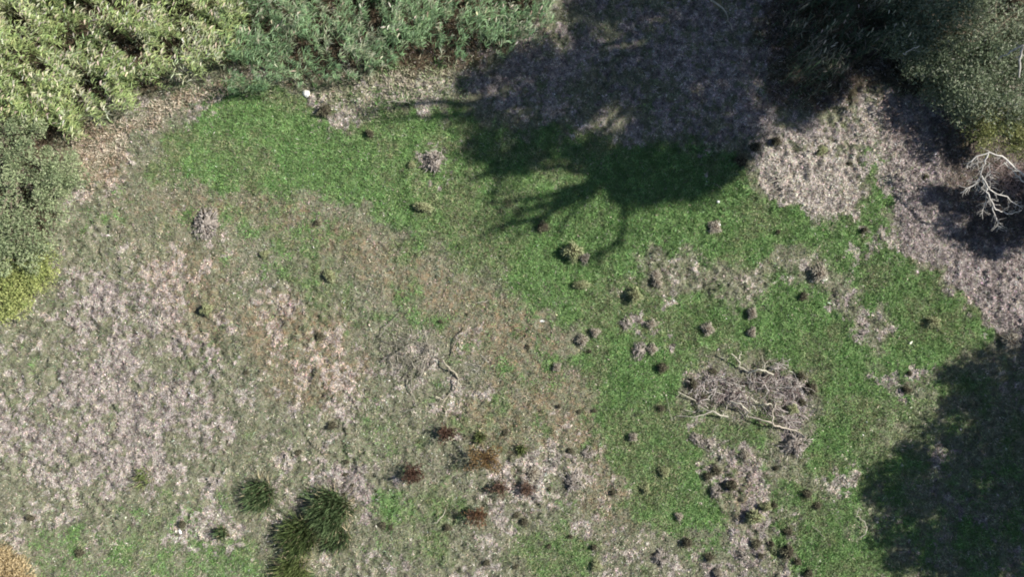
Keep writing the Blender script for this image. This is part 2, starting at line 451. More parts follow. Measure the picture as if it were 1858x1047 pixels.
# dry, grey-green and straw grass
x, y = scatter(620000)
g = lush_at(x, y); so = sample(SOIL_SHADE, x, y); li = litter_at(x, y); ru = sample(RUST, x, y); mv = sample(MAUVE, x, y)
cl = fbm(x, y, 3.2, 4, 41)
keep = RNG.random(len(x)) < (1 - .8 * so) * (1 - .75 * g) * (1 - .68 * li) * np.clip(.25 + 1.5 * (cl - .2), .15, 1)
x, y, cl, ru, li, mv = x[keep], y[keep], cl[keep], ru[keep], li[keep], mv[keep]; n = len(x)
base = np.stack([x, y, relief(x, y) + .005], 1)
d = rand_dirs(n, .45); d[:, 2] = np.abs(d[:, 2]) + .05; d = unit(d)
r = RNG.random(n); k = np.clip(r + (cl - .5) * 1.6, 0, 1)
c = mixc((.42, .38, .30), (.17, .215, .125), k)
bd_ = sample(BAND, x, y); c = c * (mottle(x, y, .62, 1.3) * (1 - bd_) + mottle(x, y, .85, 1.15) * bd_)[:, None]
tq = np.clip(ru * .6 + 1.6 * (fbm(x, y, 1.5, 4, 43) - .5) - RNG.random(n) * .5, 0, .8) * (ru > .05)
c = mixc(c, (.33, .235, .16), tq)
v, t = tris_(base, d, RNG.uniform(.06, .17, n), .024)
dry = obj("dry_grass", mesh_of("dry_grass", v, tris=t, cols=np.repeat(jitcol(c, n, .25), 3, 0), mat=M_grass))
tag(dry, "dry straw and grey-green grass thinly covering the left of the meadow", "grass", kind="stuff")

# dead leaf / straw litter flakes
x, y = scatter(850000)
li = litter_at(x, y); gl = lush_at(x, y); so = sample(SOIL_SHADE, x, y); mv = sample(MAUVE, x, y); ru = sample(RUST, x, y)
cl = fbm(x, y, 4.0, 4, 51)
keep = RNG.random(len(x)) < np.clip(.05 + li * .95 + (cl - .55) * 1.2 * (.2 + li), 0, 1) * (1 - .6 * so) * (1 - .93 * gl * (1 - li))
x, y, mv, ru, so = x[keep], y[keep], mv[keep], ru[keep], so[keep]; n = len(x)
base = np.stack([x, y, relief(x, y) + RNG.uniform(.012, .05, n)], 1)
d = rand_dirs(n, 0); d[:, 2] *= .25; d = unit(d)
nrm = rand_dirs(n, 1.6); side = unit(np.cross(nrm, d))
r = RNG.random(n)
c = mixc((.52, .47, .405), (.22, .18, .135), r ** 1.3)
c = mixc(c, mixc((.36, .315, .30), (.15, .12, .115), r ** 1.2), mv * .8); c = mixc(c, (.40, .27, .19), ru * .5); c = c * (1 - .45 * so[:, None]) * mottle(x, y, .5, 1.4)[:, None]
v, q = kites(base, d, RNG.uniform(.035, .12, n) * (1 + .8 * (RNG.random(n) > .93)), RNG.uniform(.012, .034, n), side=side)
lit = obj("leaf_litter", mesh_of("leaf_litter", v, quads=q, cols=np.repeat(jitcol(c, n, .26), 4, 0), mat=M_dry))
tag(lit, "pale dead leaves and straw lying on the bare patches and the right-hand track", "leaf litter", kind="stuff")

# ------------------------------------------------------------------ reeds (uncountable: stuff)
def in_poly(x, y, poly):
    px = x * PXM + 929; py = 523.5 - y * PXM; p = np.asarray(poly, float); ins = np.zeros(len(x), bool); j = len(p) - 1
    px = px + (fbm(x, y, 1.3, 3, 61) - .5) * 70; py = py + (fbm(x, y, 1.3, 3, 62) - .5) * 70
    for i in range(len(p)):
        yi, yj = p[i, 1], p[j, 1]; xi, xj = p[i, 0], p[j, 0]
        if yi != yj: ins ^= ((yi > py) != (yj > py)) & (px < (xj - xi) * (py - yi) / (yj - yi) + xi)
        j = i
    return ins

def reed_bed(name, label, poly, dens, hgt, cols, leaf_len, leaf_w, nl, lean, plume=0.0, seed=0, cat="reeds", area=(-24, 14, 5, 17)):
    rg = np.random.default_rng(seed)
    A_ = (area[1] - area[0]) * (area[3] - area[2]); n = int(A_ * dens * 1.1)
    x = rg.uniform(area[0], area[1], n); y = rg.uniform(area[2], area[3], n)
    k = in_poly(x, y, poly) & (rg.random(n) < np.clip(.5 + 5.5 * (fbm(x, y, 2.1, 3, 70 + seed) - .45), .02, 1)); x, y = x[k], y[k]; n = len(x)
    clump = fbm(x, y, 1.1, 4, 80 + seed); hh = hgt * rg.uniform(.75, 1.1, n) * (.2 + 1.5 * clump)
    z0 = relief(x, y)
    ln = np.stack([lean[0] + .10 * rg.normal(size=n), lean[1] + .10 * rg.normal(size=n)], 1)
    V = []; Q = []; T = []; C = []; nv = 0
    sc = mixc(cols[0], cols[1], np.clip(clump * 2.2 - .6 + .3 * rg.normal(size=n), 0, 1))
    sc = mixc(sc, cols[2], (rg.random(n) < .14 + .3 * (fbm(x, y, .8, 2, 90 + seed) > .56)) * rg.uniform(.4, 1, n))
    # stems
    top = np.stack([x + ln[:, 0] * hh, y + ln[:, 1] * hh, z0 + hh], 1); bot = np.stack([x, y, z0], 1)
    v, t = tris_(bot, unit(top - bot), np.linalg.norm(top - bot, axis=1), .022, rg)
    V.append(v); T.append(t + nv); nv += len(v); C.append(np.repeat(np.clip(sc * .9, 0, 1), 3, 0))
    for i in range(nl):
        f = .28 + .72 * (i + rg.random(n)) / nl
        b = bot + (top - bot) * f[:, None]
        a = rg.uniform(0, 2 * math.pi, n); a = np.where(rg.random(n) < .7, math.radians(50) + .55 * rg.normal(size=n), a)
        d = unit(np.stack([np.cos(a), np.sin(a), rg.uniform(.1, .9, n)], 1))
        v, q, t = leaves(b, d, leaf_len * rg.uniform(.6, 1.2, n), leaf_w * rg.uniform(.7, 1.2, n), rg.uniform(.1, .6, n), rg)
        V.append(v); Q.append(q + nv); T.append(t + nv); nv += len(v)
        C.append(np.repeat(np.clip(sc * (1 + .2 * rg.normal(size=(n, 1))) * (1 + .06 * rg.normal(size=(n, 3))), .01, .9), 5, 0))
    if plume:
        m = rg.random(n) < plume; b = top[m]; k = m.sum()
        a = math.radians(60) + .5 * rg.normal(size=k); d = unit(np.stack([np.cos(a), np.sin(a), rg.uniform(.1, .8, k)], 1))
        v, q, t = leaves(b, d, rg.uniform(.14, .24, k), rg.uniform(.035, .06, k), .3, rg)
        V.append(v); Q.append(q + nv); T.append(t + nv); nv += len(v)
        C.append(np.repeat(jitcol((.46, .42, .31), k, .2), 5, 0))
    o = obj(name, mesh_of(name, np.concatenate(V), quads=np.concatenate(Q), tris=np.concatenate(T), cols=np.concatenate(C), mat=M_reed))
    tag(o, label, cat, kind="stuff"); return o

reed_bed("reed_bed", "yellow-green reeds massed along the upper left edge of the meadow",
         [(-420,-400),(430,-400),(455,-20),(440,120),(330,165),(200,215),(170,250),(60,235),(-420,230)], 46, 2.0,
         [(.19, .25, .10), (.35, .43, .17), (.50, .49, .35)], .25, .030, 15, (.06, .04), .75, 1)
reed_bed("reed_bed", "blue-green reeds right of the yellow-green ones, beside the tree shade",
         [(440,-400),(1120,-400),(1000,20),(960,90),(860,110),(720,110),(660,150),(560,160),(440,170),(420,100)], 42, 1.7,
         [(.09, .165, .075), (.21, .32, .155), (.34, .35, .24)], .24, .021, 16, (.03, .02), .12, 2)
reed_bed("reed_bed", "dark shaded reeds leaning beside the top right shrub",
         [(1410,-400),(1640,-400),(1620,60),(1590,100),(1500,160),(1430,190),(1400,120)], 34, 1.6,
         [(.03, .055, .025), (.06, .09, .045), (.24, .22, .17)], .40, .030, 7, (.18, .12), .25, 3)  # leaf colours lowered so the bed's deep shade is partly painted in

# red-brown sedge strip between reed bed and left shrub
def patch(name, label, poly, dens, c0, c1, ln, wd, up, seed, area, cat):
    rg = np.random.default_rng(seed); n = int((area[1] - area[0]) * (area[3] - area[2]) * dens)
    x = rg.uniform(area[0], area[1], n); y = rg.uniform(area[2], area[3], n); k = in_poly(x, y, poly); x, y = x[k], y[k]; n = len(x)
    b = np.stack([x, y, relief(x, y)], 1); d = rand_dirs(n, up, rg); d[:, 2] = np.abs(d[:, 2]); d = unit(d)
    v, q, t = leaves(b, d, ln * rg.uniform(.6, 1.3, n), wd, .35, rg)
    c = mixc(c0, c1, np.clip(fbm(x, y, 2.5, 3, seed) * 2 - .5 + .3 * rg.normal(size=n), 0, 1))
    o = obj(name, mesh_of(name, v, quads=q, tris=t, cols=np.repeat(np.clip(c * (1 + .2 * rg.normal(size=(n, 1))), .01, .9), 5, 0), mat=M_grass))
    tag(o, label, cat, kind="stuff")
patch("dead_sedge", "russet and straw dead sedge at the foot of the left reeds",
      [(110,215),(200,225),(330,165),(440,140),(450,165),(310,215),(235,265),(205,330),(150,350),(140,290)], 420,
      (.36, .27, .19), (.60, .54, .43), .24, .026, .8, 5, (-17.5, -9, 3, 8), "sedge")
patch("weed_fringe", "bright green weeds and straw fringing the foot of the blue-green reeds",
      [(560,150),(700,115),(850,120),(860,170),(760,200),(660,215),(620,190)], 260,
      (.10, .20, .06), (.42, .38, .27), .26, .026, .8, 6, (-8, -1, 6, 8.5), "weeds")

# ------------------------------------------------------------------ shrubs and trees
def leaf_cloud(centres, radii, per, ll, lw, c0, c1, rg, bias=None, flat=.8, c2=None, shell=.45):
    V = []; C = []
    n = len(centres) * per; ci = np.repeat(np.arange(len(centres)), per)
    u = rand_dirs(n, 0, rg); rad = radii[ci] * (shell + (1 - shell) * rg.random(n) ** .6)
    p = centres[ci] + u * rad[:, None] * np.array([1, 1, flat])
    d = unit(u * .7 + rand_dirs(n, 0, rg) * .8 + (np.array(bias) if bias is not None else 0))
    cc = rg.random(len(centres))
    c = mixc(c0, c1, np.clip(cc[ci] * 1.1 + .3 * rg.normal(size=n) - .05, 0, 1))
    if c2 is not None: c = mixc(c, c2, (rg.random(n) < .10) * .9)
    v, q = kites(p, d, ll * rg.uniform(.6, 1.3, n), lw * rg.uniform(.7, 1.2, n), rg)
    return v, q, np.repeat(np.clip(c * (1 + .16 * rg.normal(size=(n, 1))), .01, .9), 4, 0), p

def shrub(name, label, cat, base, poly_blobs, per, ll, lw, c0, c1, seed, stem_col=(.20, .17, .13), bias=None, c2=None, group=None):
    """poly_blobs: list of (px,py,z,r_m,count) lobes of the crown, each filled with leaf clumps"""
    rg = np.random.default_rng(seed); root = empty(name, (base[0], base[1], 0)); tag(root, label, cat, group)
    cen = []; rad = []; tb = Tubes()
    for (px, py, z, r, k) in poly_blobs:
        c = np.array(W(px, py, z))
        for _ in range(k):
            u = rand_dirs(1, .3, rg)[0]; rr = r * rg.random() ** .4
            cen.append(c + u * rr * np.array([1, 1, .6])); rad.append(rg.uniform(.16, .46) * (1 + .15 * r))
        bx = np.array([base[0] + .2 * rg.normal(), base[1] + .2 * rg.normal(), -.05])
        mid = bx * .45 + c * .55 + rg.normal(size=3) * .12
        tb.add(wiggle([bx, mid, c + np.array([0, 0, r * .2])], 9, .04, rg), np.linspace(.07, .02, 9), 6, stem_col, rng=rg)
        for _ in range(7):
            e = cen[-1 - rg.integers(k)]
            tb.add(wiggle([mid * .4 + c * .6, c * .5 + e * .5, e], 6, .03, rg), np.linspace(.022, .006, 6), 4, stem_col, rng=rg)
    cen = np.array(cen); rad = np.array(rad); cen[:, 2] = np.maximum(cen[:, 2], .12)
    v, q, c, _ = leaf_cloud(cen, rad, per, ll, lw, c0, c1, rg, bias, .8, c2)
    off = np.array([base[0], base[1], 0])
    tb.v = [a - off for a in tb.v]; v = v - off
    obj("stems", tb.mesh("stems", M_bark), root); obj("foliage", mesh_of("foliage", v, quads=q, cols=c, mat=M_leaf), root)
    return root

def lobes(pts, z, r, k): return [(a, b, z, r, k) for a, b in pts]
shrub("leafy_shrub", "large olive-green leafy shrub at the left edge below the reeds", "shrub", G(20, 330),
      lobes([(-60,300),(-60,400),(10,250),(60,260),(30,320),(95,300),(20,390),(80,370),(-20,450),(50,430)], 1.5, .95, 12)
      + lobes([(10,470),(60,465),(118,330)], 1.1, .6, 14), 170, .10, .032, (.155, .205, .105), (.34, .40, .215), 11, c2=(.36, .36, .24))
shrub("leafy_shrub", "small yellow-green shrub just below the large olive one at the left edge", "shrub", G(35, 520),
      lobes([(-30,520),(20,505),(60,510),(35,545),(75,480),(-10,560)], .8, .55, 32), 55, .10, .036, (.20, .25, .08), (.42, .45, .17), 12)
shrub("leafy_shrub", "big grey-green shrub filling the top right corner, with bare branches in it", "shrub", G(1800, 70),
      lobes([(1650,20),(1670,80),(1640,70)], .8, .7, 45) + lobes([(1700,30),(1720,110)], 1.1, .8, 50) + lobes([(1770,30),(1790,100),(1850,60),(1860,140),(1760,170),(1820,190),(1930,80),(1930,-60),(1800,-60)], 1.5, .95, 62)
      + lobes([(1660,120),(1705,155),(1745,195)], .6, .6, 40), 60, .12, .036, (.11, .15, .08), (.26, .30, .19), 13, bias=(.3, .2, 0), c2=(.34, .34, .27))
shrub("leafy_shrub", "yellowish green shrub behind the white dead branches at the right edge", "shrub", G(1830, 225),
      lobes([(1800,215),(1840,230),(1790,245),(1860,205),(1850,260)], 1.3, .55, 30), 50, .10, .034, (.12, .15, .05), (.30, .31, .12), 14)
shrub("dry_bush", "golden straw-coloured bush cut by the bottom left corner", "bush", G(10, 1040),
      lobes([(0,1010),(25,1030),(5,1050),(-40,1040),(40,1055)], .5, .32, 22), 45, .16, .03, (.38, .29, .15), (.60, .49, .30), 15, bias=(.3, .3, .2))

SD = np.array([-math.cos(SUN_AZ), -math.sin(SUN_AZ)]) / math.tan(SUN_EL)     # ground shadow shift per metre of height
def under_sun(px, py, h):
    """crown point whose shadow falls near photograph pixel (px,py)"""
    g_ = G(px, py); return np.array([g_[0] - SD[0] * h, g_[1] - SD[1] * h, h])

def tree(label, trunk_pts, trunk_r, shade_polys, hfun, nclump, per, ll, lw, c0, c1, limbs, seed, hub, rcl=(.35, .75)):
    rg = np.random.default_rng(seed); b = np.array(trunk_pts[0]); root = empty("tall_tree", (b[0], b[1], 0)); tag(root, label, "tree", "tall trees outside the meadow")
    tb = Tubes(); bark = (.30, .27, .23)
    tp = wiggle(trunk_pts, 16, .05, rg); tb.add(tp, np.linspace(trunk_r, trunk_r * .45, 16), 12, bark, rng=rg)
    cen = []
    for poly, cnt in shade_polys:
        p = np.array(poly, float); x0, y0 = p.min(0); x1, y1 = p.max(0); got = 0
        while got < cnt:
            q = rg.uniform([x0, y0], [x1, y1]); ins = False; j = len(p) - 1
            for i in range(len(p)):
                if (p[i, 1] > q[1]) != (p[j, 1] > q[1]) and q[0] < (p[j, 0] - p[i, 0]) * (q[1] - p[i, 1]) / (p[j, 1] - p[i, 1]) + p[i, 0]: ins = not ins
                j = i
            if ins:
                cen.append(under_sun(q[0], q[1], hfun(q, rg))); got += 1
    cen = np.array(cen); rad = rg.uniform(rcl[0], rcl[1], len(cen))
    v, q, c, _ = leaf_cloud(cen, rad, per, ll, lw, c0, c1, rg, None, .8, None, .15)
    hubp = np.array(hub)
    # main limbs towards groups of clumps
    k = max(6, len(cen) // 14); pick = rg.choice(len(cen), k, replace=False)
    for i in pick:
        e = cen[i]; m = hubp * .5 + e * .5 + np.array([0, 0, .5]) + rg.normal(size=3) * .3
        tb.add(wiggle([hubp, m, e], 10, .09, rg), np.linspace(trunk_r * .4, .03, 10), 7, bark, rng=rg)
        dd = np.linalg.norm(cen - e, axis=1)
        for j in np.argsort(dd)[1:7]:
            tb.add(wiggle([m * .4 + e * .6, (e + cen[j]) / 2 + rg.normal(size=3) * .1, cen[j]], 6, .05, rg), np.linspace(.05, .012, 6), 5, bark, rng=rg)
    for pts, r0, r1 in limbs:
        P = [under_sun(a, b_, h) if h else None for a, b_, h in pts]
        tb.add(wiggle(P, 14, .05, rg), np.linspace(r0, r1 * .7, 14) * 1.35, 7, bark, rng=rg)
        for t_ in [k_ for k_ in range(2, 13) for _ in range(2)]:                                   # side twigs of the limb
            P_ = wiggle(P, 14, .01, rg); s_ = P_[t_]; dv = unit(P_[min(t_ + 1, 13)] - P_[t_ - 1]) + rg.normal(size=3) * .55
            tb.add(wiggle([s_, s_ + dv * .4, s_ + dv * .8 + rg.normal(size=3) * .1], 5, .03, rg), np.linspace(r1 * .9, .012, 5), 5, bark, rng=rg)
    off = np.array([b[0], b[1], 0]); tb.v = [a - off for a in tb.v]
    obj("trunk", tb.mesh("trunk", M_bark), root); obj("crown", mesh_of("crown", v - off, quads=q, cols=c, mat=M_leaf), root)
    return root

GC = ((.07, .10, .04), (.14, .17, .07))
tree("tall bare-limbed tree beyond the top right corner, shading the middle of the meadow's top",
     [(22, 13.5, -.2), (21.6, 13, 5), (20.0, 12.3, 10.5), (19.2, 11.6, 13)], .42,
     [([(835,150),(900,115),(1000,60),(1070,-120),(1640,-150),(1620,70),(1560,160),(1460,215),(1400,225),(1345,290),(1280,345),(1190,365),(1120,350),(1080,310),(1000,300),(885,305),(845,255)], 480),
      ([(900,110),(1100,0),(1560,-50),(1540,150),(1330,260),(1150,330),(1000,250)], 90),
      ([(1070,285),(1340,270),(1300,340),(1210,368),(1120,362)], 75)],
     lambda q, rg: 14.6 + 1.6 * rg.random() + max(0, (1100 - q[0])) * .001, 0, 190, .17, .075, *GC,
     [([(1290,60,13.5),(1180,190,15),(1085,325,16),(1045,365,16.2),(960,410,16.2),(918,443,16.2)], .22, .035),
      ([(1180,190,15),(1085,325,16),(1060,365,16.2),(1030,395,16.2),(1012,425,16.2)], .16, .035),
      ([(1085,325,16),(1040,365,16),(980,395,16.1),(895,415,16.2),(870,432,16.2)], .12, .02),
      ([(1085,325,16),(1010,352,16),(950,362,16.2),(880,372,16.2)], .10, .03),
      ([(1200,200,15),(1125,350,16),(1133,385,16),(1130,420,16),(1128,455,16.2)], .12, .04),
      ([(1128,440,16),(1100,458,16.2),(1080,462,16.2)], .05, .02),
      ([(1150,150,14),(960,170,14.5),(880,195,14.5),(830,186,14.5),(760,183,14.6),(720,195,14.6),(650,198,14.8)], .20, .04),
      ([(960,180,14.5),(870,205,14.5),(800,208,14.5),(740,215,14.6),(690,222,14.6)], .12, .03),
      ([(1080,310,15.5),(940,300,15.5),(900,310,15.5),(855,328,15.5)], .10, .03),
      ([(1000,280,15.2),(905,320,15.6),(897,350,15.6),(890,372,15.6)], .07, .03),
      ([(1050,340,16),(1000,372,16),(960,378,16.1),(930,395,16.1)], .12, .03)],
     21, under_sun(1290, 60, 13.2))
tree("broad leafy tree outside the right edge, shading the lower right corner",
     [(27, -5.5, -.2), (26.8, -5.4, 3), (26.2, -5.2, 6)], .38,
     [([(1960,560),(1858,615),(1790,635),(1740,655),(1700,690),(1712,750),(1625,805),(1585,850),(1572,930),(1595,1000),(1650,1060),(1640,1130),(1750,1200),(2150,1150),(2200,700)], 640),
      ([(1720,800),(1800,700),(1990,680),(2000,1100),(1720,1040)], 150)],
     lambda q, rg: 6.6 + 2.2 * rg.random() + min(1.5, max(0, (q[0] - 1700) * .006)), 0, 170, .16, .075, *GC, [], 22, under_sun(1900, 850, 6.5))
tree("slender tree outside the right edge, shading the track beside the dead branches",
     [(23.5, 3.2, -.2), (23.2, 3.1, 2.5), (22.6, 3.2, 4.6)], .22,
     [([(1672,352),(1700,338),(1760,350),(1790,330),(1990,300),(2000,470),(1880,440),(1810,462),(1760,455),(1700,410)], 150)],
     lambda q, rg: 5.2 + 1.3 * rg.random(), 0, 150, .14, .06, *GC, [], 23, under_sun(1830, 400, 5.2), (.25, .5))

# ------------------------------------------------------------------ rush clumps, bushes
def blades_clump(n, R0, length, width, spread, cols, rg, droop=.35):
    a = rg.uniform(0, 2 * math.pi, n); r = R0 * np.sqrt(rg.random(n))
    b = np.stack([r * np.cos(a), r * np.sin(a), np.zeros(n)], 1)
    tilt = spread * (r / R0) * (rg.uniform(.2, 1.1, n) + 1.1 * (rg.random(n) < .12)) * (1 + .35 * np.sin(3 * a + 1.3)) + .27 * rg.normal(size=n)
    a2 = a + .8 * rg.normal(size=n); d = unit(np.stack([np.sin(tilt) * np.cos(a2), np.sin(tilt) * np.sin(a2), np.cos(tilt)], 1))
    v, q, t = leaves(b, d, length * rg.uniform(.65, 1.1, n), width, droop * rg.uniform(0, 1, n), rg)
    c = mixc(cols[0], cols[1], rg.random(n)); c = np.clip(c * (1 + .35 * rg.normal(size=(n, 1))), .02, .9)
    return v, q, t, np.repeat(c, 5, 0)

def rush(px, py, label, R, L, n, cols, seed, name="rush_clump", cat="rush", group="green rush clumps", dead=.3):
    rg = np.random.default_rng(seed); x, y = G(px, py); root = empty(name, (x, y, float(relief(np.array([x]), np.array([y]))[0]) - .02)); tag(root, label, cat, group)
    v, q, t, c = blades_clump(int(n * 1.5), R * 1.0, L * .85, .020, .42, cols, rg, .12)
    obj("green_blades", mesh_of("green_blades", v, quads=q, tris=t, cols=c, mat=M_grass), root)
    v, q, t, c = blades_clump(int(n * dead) + 8, R, L * .7, .026, 1.25, ((.30, .25, .15), (.45, .38, .25)), rg)
    obj("dead_blades", mesh_of("dead_blades", v, quads=q, tris=t, cols=c, mat=M_dry), root)
    return root
RG1 = ((.045, .08, .032), (.19, .265, .12)); RG2 = ((.12, .17, .05), (.25, .30, .12))
rush(476, 897, "dark green rush clump standing alone, left of the big double clump", .46, .9, 520, RG1, 31)
rush(603, 922, "big green rush clump, upper right one of the joined pair", .62, 1.15, 900, RG1, 32)
rush(545, 972, "wide green rush clump, lower left one of the joined pair", .58, 1.05, 750, (RG1[0], (.17, .22, .08)), 33)
rush(612, 975, "low green rush growth at the right foot of the joined pair", .45, .8, 380, RG1, 37)
rush(535, 1035, "yellow-green rush clump cut by the bottom edge", .5, .9, 520, RG2, 34)
rush(262, 868, "small thin green rush tuft on the pale ground left of the rush clumps", .28, .6, 110, RG2, 35, dead=.4)
rush(405, 966, "small dark rush tuft left of the wide rush clump", .20, .5, 120, RG1, 36)
rush(872, 795, "narrow upright green tuft above the rusty brown bush", .16, .6, 90, RG2, 38, "green_tuft", "grass tuft", None)
rush(946, 815, "narrow upright green tuft right of the rusty brown bush", .13, .5, 70, RG2, 39, "green_tuft", "grass tuft", None)

def rust_bush(px, py, label, R, Hh, cols, seed, n=420, sx=1.0):
    rg = np.random.default_rng(seed); x, y = G(px, py); root = empty("rusty_bush", (x, y, 0)); tag(root, label, "bush", "rusty dry bushes in the lower middle")
    tb = Tubes()
    for _ in range(26):
        a = rg.uniform(0, 2 * math.pi); r = R * rg.random(); e = np.array([r * math.cos(a) * sx, r * math.sin(a), Hh * rg.uniform(.5, .9)])
        tb.add(wiggle([(e[0] * .2, e[1] * .2, -.03), e * np.array([.7, .7, .5]), e], 6, .02, rg), np.linspace(.014, .006, 6), 4, (.16, .09, .06), rng=rg)
    obj("stems", tb.mesh("stems", M_bark), root)
    n = int(n * 1.7); u = rand_dirs(n, .1, rg); lump = 1 + .35 * np.sin(u[:, :1] * 5 + seed) + .3 * np.sin(u[:, 1:2] * 6.3 + seed * 2); p = u * (R * lump * (.35 + .65 * rg.random((n, 1)) ** .5)) * np.array([sx, 1, .55 * Hh / R]) + np.array([0, 0, Hh * .62])
    c = mixc(cols[0], cols[1], rg.random(n)) * (1 + .2 * rg.normal(size=(n, 1)))
    v, q = kites(p, unit(u + .7 * rand_dirs(n, .5, rg)), rg.uniform(.05, .11, n), .03, rg)
    obj("foliage", mesh_of("foliage", v, quads=q, cols=np.repeat(np.clip(c, .01, .9), 4, 0), mat=M_leaf), root)
DR = ((.035, .022, .016), (.135, .072, .048)); OR = ((.13, .085, .035), (.28, .185, .08)); BR = ((.09, .055, .04), (.20, .13, .09))
rust_bush(811, 784, "dark red-brown bush, topmost of the rusty bushes", .30, .55, DR, 41, 380, 1.2)
rust_bush(752, 857, "deep red round bush, leftmost of the rusty bushes", .33, .75, DR, 42, 520)
rust_bush(882, 829, "largest rusty bush, golden brown on top with a black shadow", .46, .9, OR, 43, 800, 1.25)
rust_bush(868, 932, "orange-brown bush lowest of the rusty bushes", .34, .7, ((.06, .032, .02), (.22, .12, .06)), 44, 460, 1.15)
rust_bush(908, 884, "low blackish brown bush between the largest and the lowest rusty bush", .30, .45, BR, 45, 320, 1.2)
rust_bush(956, 886, "low blackish bush with pale twigs, rightmost of the rusty bushes", .28, .4, BR, 46, 240, 1.1)

# ------------------------------------------------------------------ tussocks, dark tufts, earth mounds
def dome(R, hz, c0, c1, rg, ns=22, nr=8):
    rr = np.linspace(0, 1, nr + 1)[1:]; a = np.arange(ns) / ns * 2 * math.pi
    P = [np.array([[0, 0, hz]])]
    for r in rr:
        rad = R * r * (1 + .10 * rg.normal(size=ns)); zz_ = hz * np.sqrt(np.clip(1 - r ** 2.6, 0, 1)) + .035 * hz * rg.normal(size=ns) - (.03 if r == 1 else 0)
        P.append(np.stack([rad * np.cos(a), rad * np.sin(a), zz_], 1))
    V = np.concatenate(P); t = [[0, 1 + i, 1 + (i + 1) % ns] for i in range(ns)]; q = []
    for k in range(nr - 1):
        b0 = 1 + k * ns; b1 = b0 + ns
        for i in range(ns): j = (i + 1) % ns; q.append([b0 + i, b1 + i, b1 + j, b0 + j])
    c = mixc(c0, c1, rg.random(len(V)))
    return V, np.array(q), np.array(t), c

def make_tussock(kind, seed):
    rg = np.random.default_rng(seed)
    P = dict(green=dict(d=((.05, .045, .025), (.10, .09, .05)), hz=.95, b=((.17, .20, .09), (.36, .37, .21)), n=420, L=.5, up=.35),
             straw=dict(d=((.07, .055, .04), (.14, .11, .085)), hz=.95, b=((.20, .18, .13), (.46, .42, .34)), n=380, L=.5, up=.3),
             dark=dict(d=((.025, .02, .015), (.05, .042, .03)), hz=1.1, b=((.045, .045, .028), (.20, .19, .12)), n=220, L=.6, up=.5),
             mound=dict(d=((.12, .10, .08), (.28, .25, .22)), hz=.55, b=((.16, .14, .12), (.42, .38, .34)), n=170, L=.42, up=.1))[kind]
    root = empty("grass_tussock" if kind != 'mound' else "earth_mound")
    v, q, t, c = dome(.78, P['hz'], *P['d'], rg)
    if kind == 'mound':                                            # hollows burrowed into the mound
        for _ in range(8):
            a = rg.uniform(0, 2 * math.pi); r = rg.uniform(.1, .65); h0 = np.array([r * math.cos(a), r * math.sin(a)])
            dd = np.hypot(v[:, 0] - h0[0], v[:, 1] - h0[1]); k = dd < .2; v[k, 2] -= .75 * P['hz']
    obj("mound", mesh_of("mound", v, quads=q, tris=t, cols=c, mat=M_earth, smooth=True), root)
    n = P['n']; a = rg.uniform(0, 2 * math.pi, n); r = .78 * np.sqrt(rg.random(n)) * .97
    z = P['hz'] * np.sqrt(np.clip(1 - (r / .78) ** 2.6, 0, 1)) * .97
    lump = 1 + .3 * np.sin(a * rg.integers(2, 5) + rg.uniform(0, 6))
    b = np.stack([r * np.cos(a) * lump, r * np.sin(a) * lump, z], 1)
    d = unit(np.stack([np.cos(a) * (r / .78 + .15), np.sin(a) * (r / .78 + .15), np.full(n, P['up'])], 1) + .3 * rg.normal(size=(n, 3)))
    v, q, t = leaves(b, d, P['L'] * rg.uniform(.35, 1, n), .07, rg.uniform(.3, 1.1, n), rg)
    c = mixc(*P['b'], rg.random(n)); c = np.clip(c * (1 + .2 * rg.normal(size=(n, 1))), .008, .9)
    obj("blades", mesh_of("blades", v, quads=q, tris=t, cols=np.repeat(c, 5, 0), mat=M_dry), root)
    return root

PROTO = {k: [[make_tussock(k, 100 + 7 * i + j), False] for j in range(3)] for i, k in enumerate(('green', 'straw', 'dark', 'mound'))}
KN = dict(g='green', s='straw', d='dark', m='mound')
GRP = dict(g="green hummocks of grass", s="straw-coloured hummocks", d="small dark tufts dotting the meadow", m="pale burrowed mounds")
CATN = dict(g="tussock", s="tussock", d="grass tuft", m="mound")
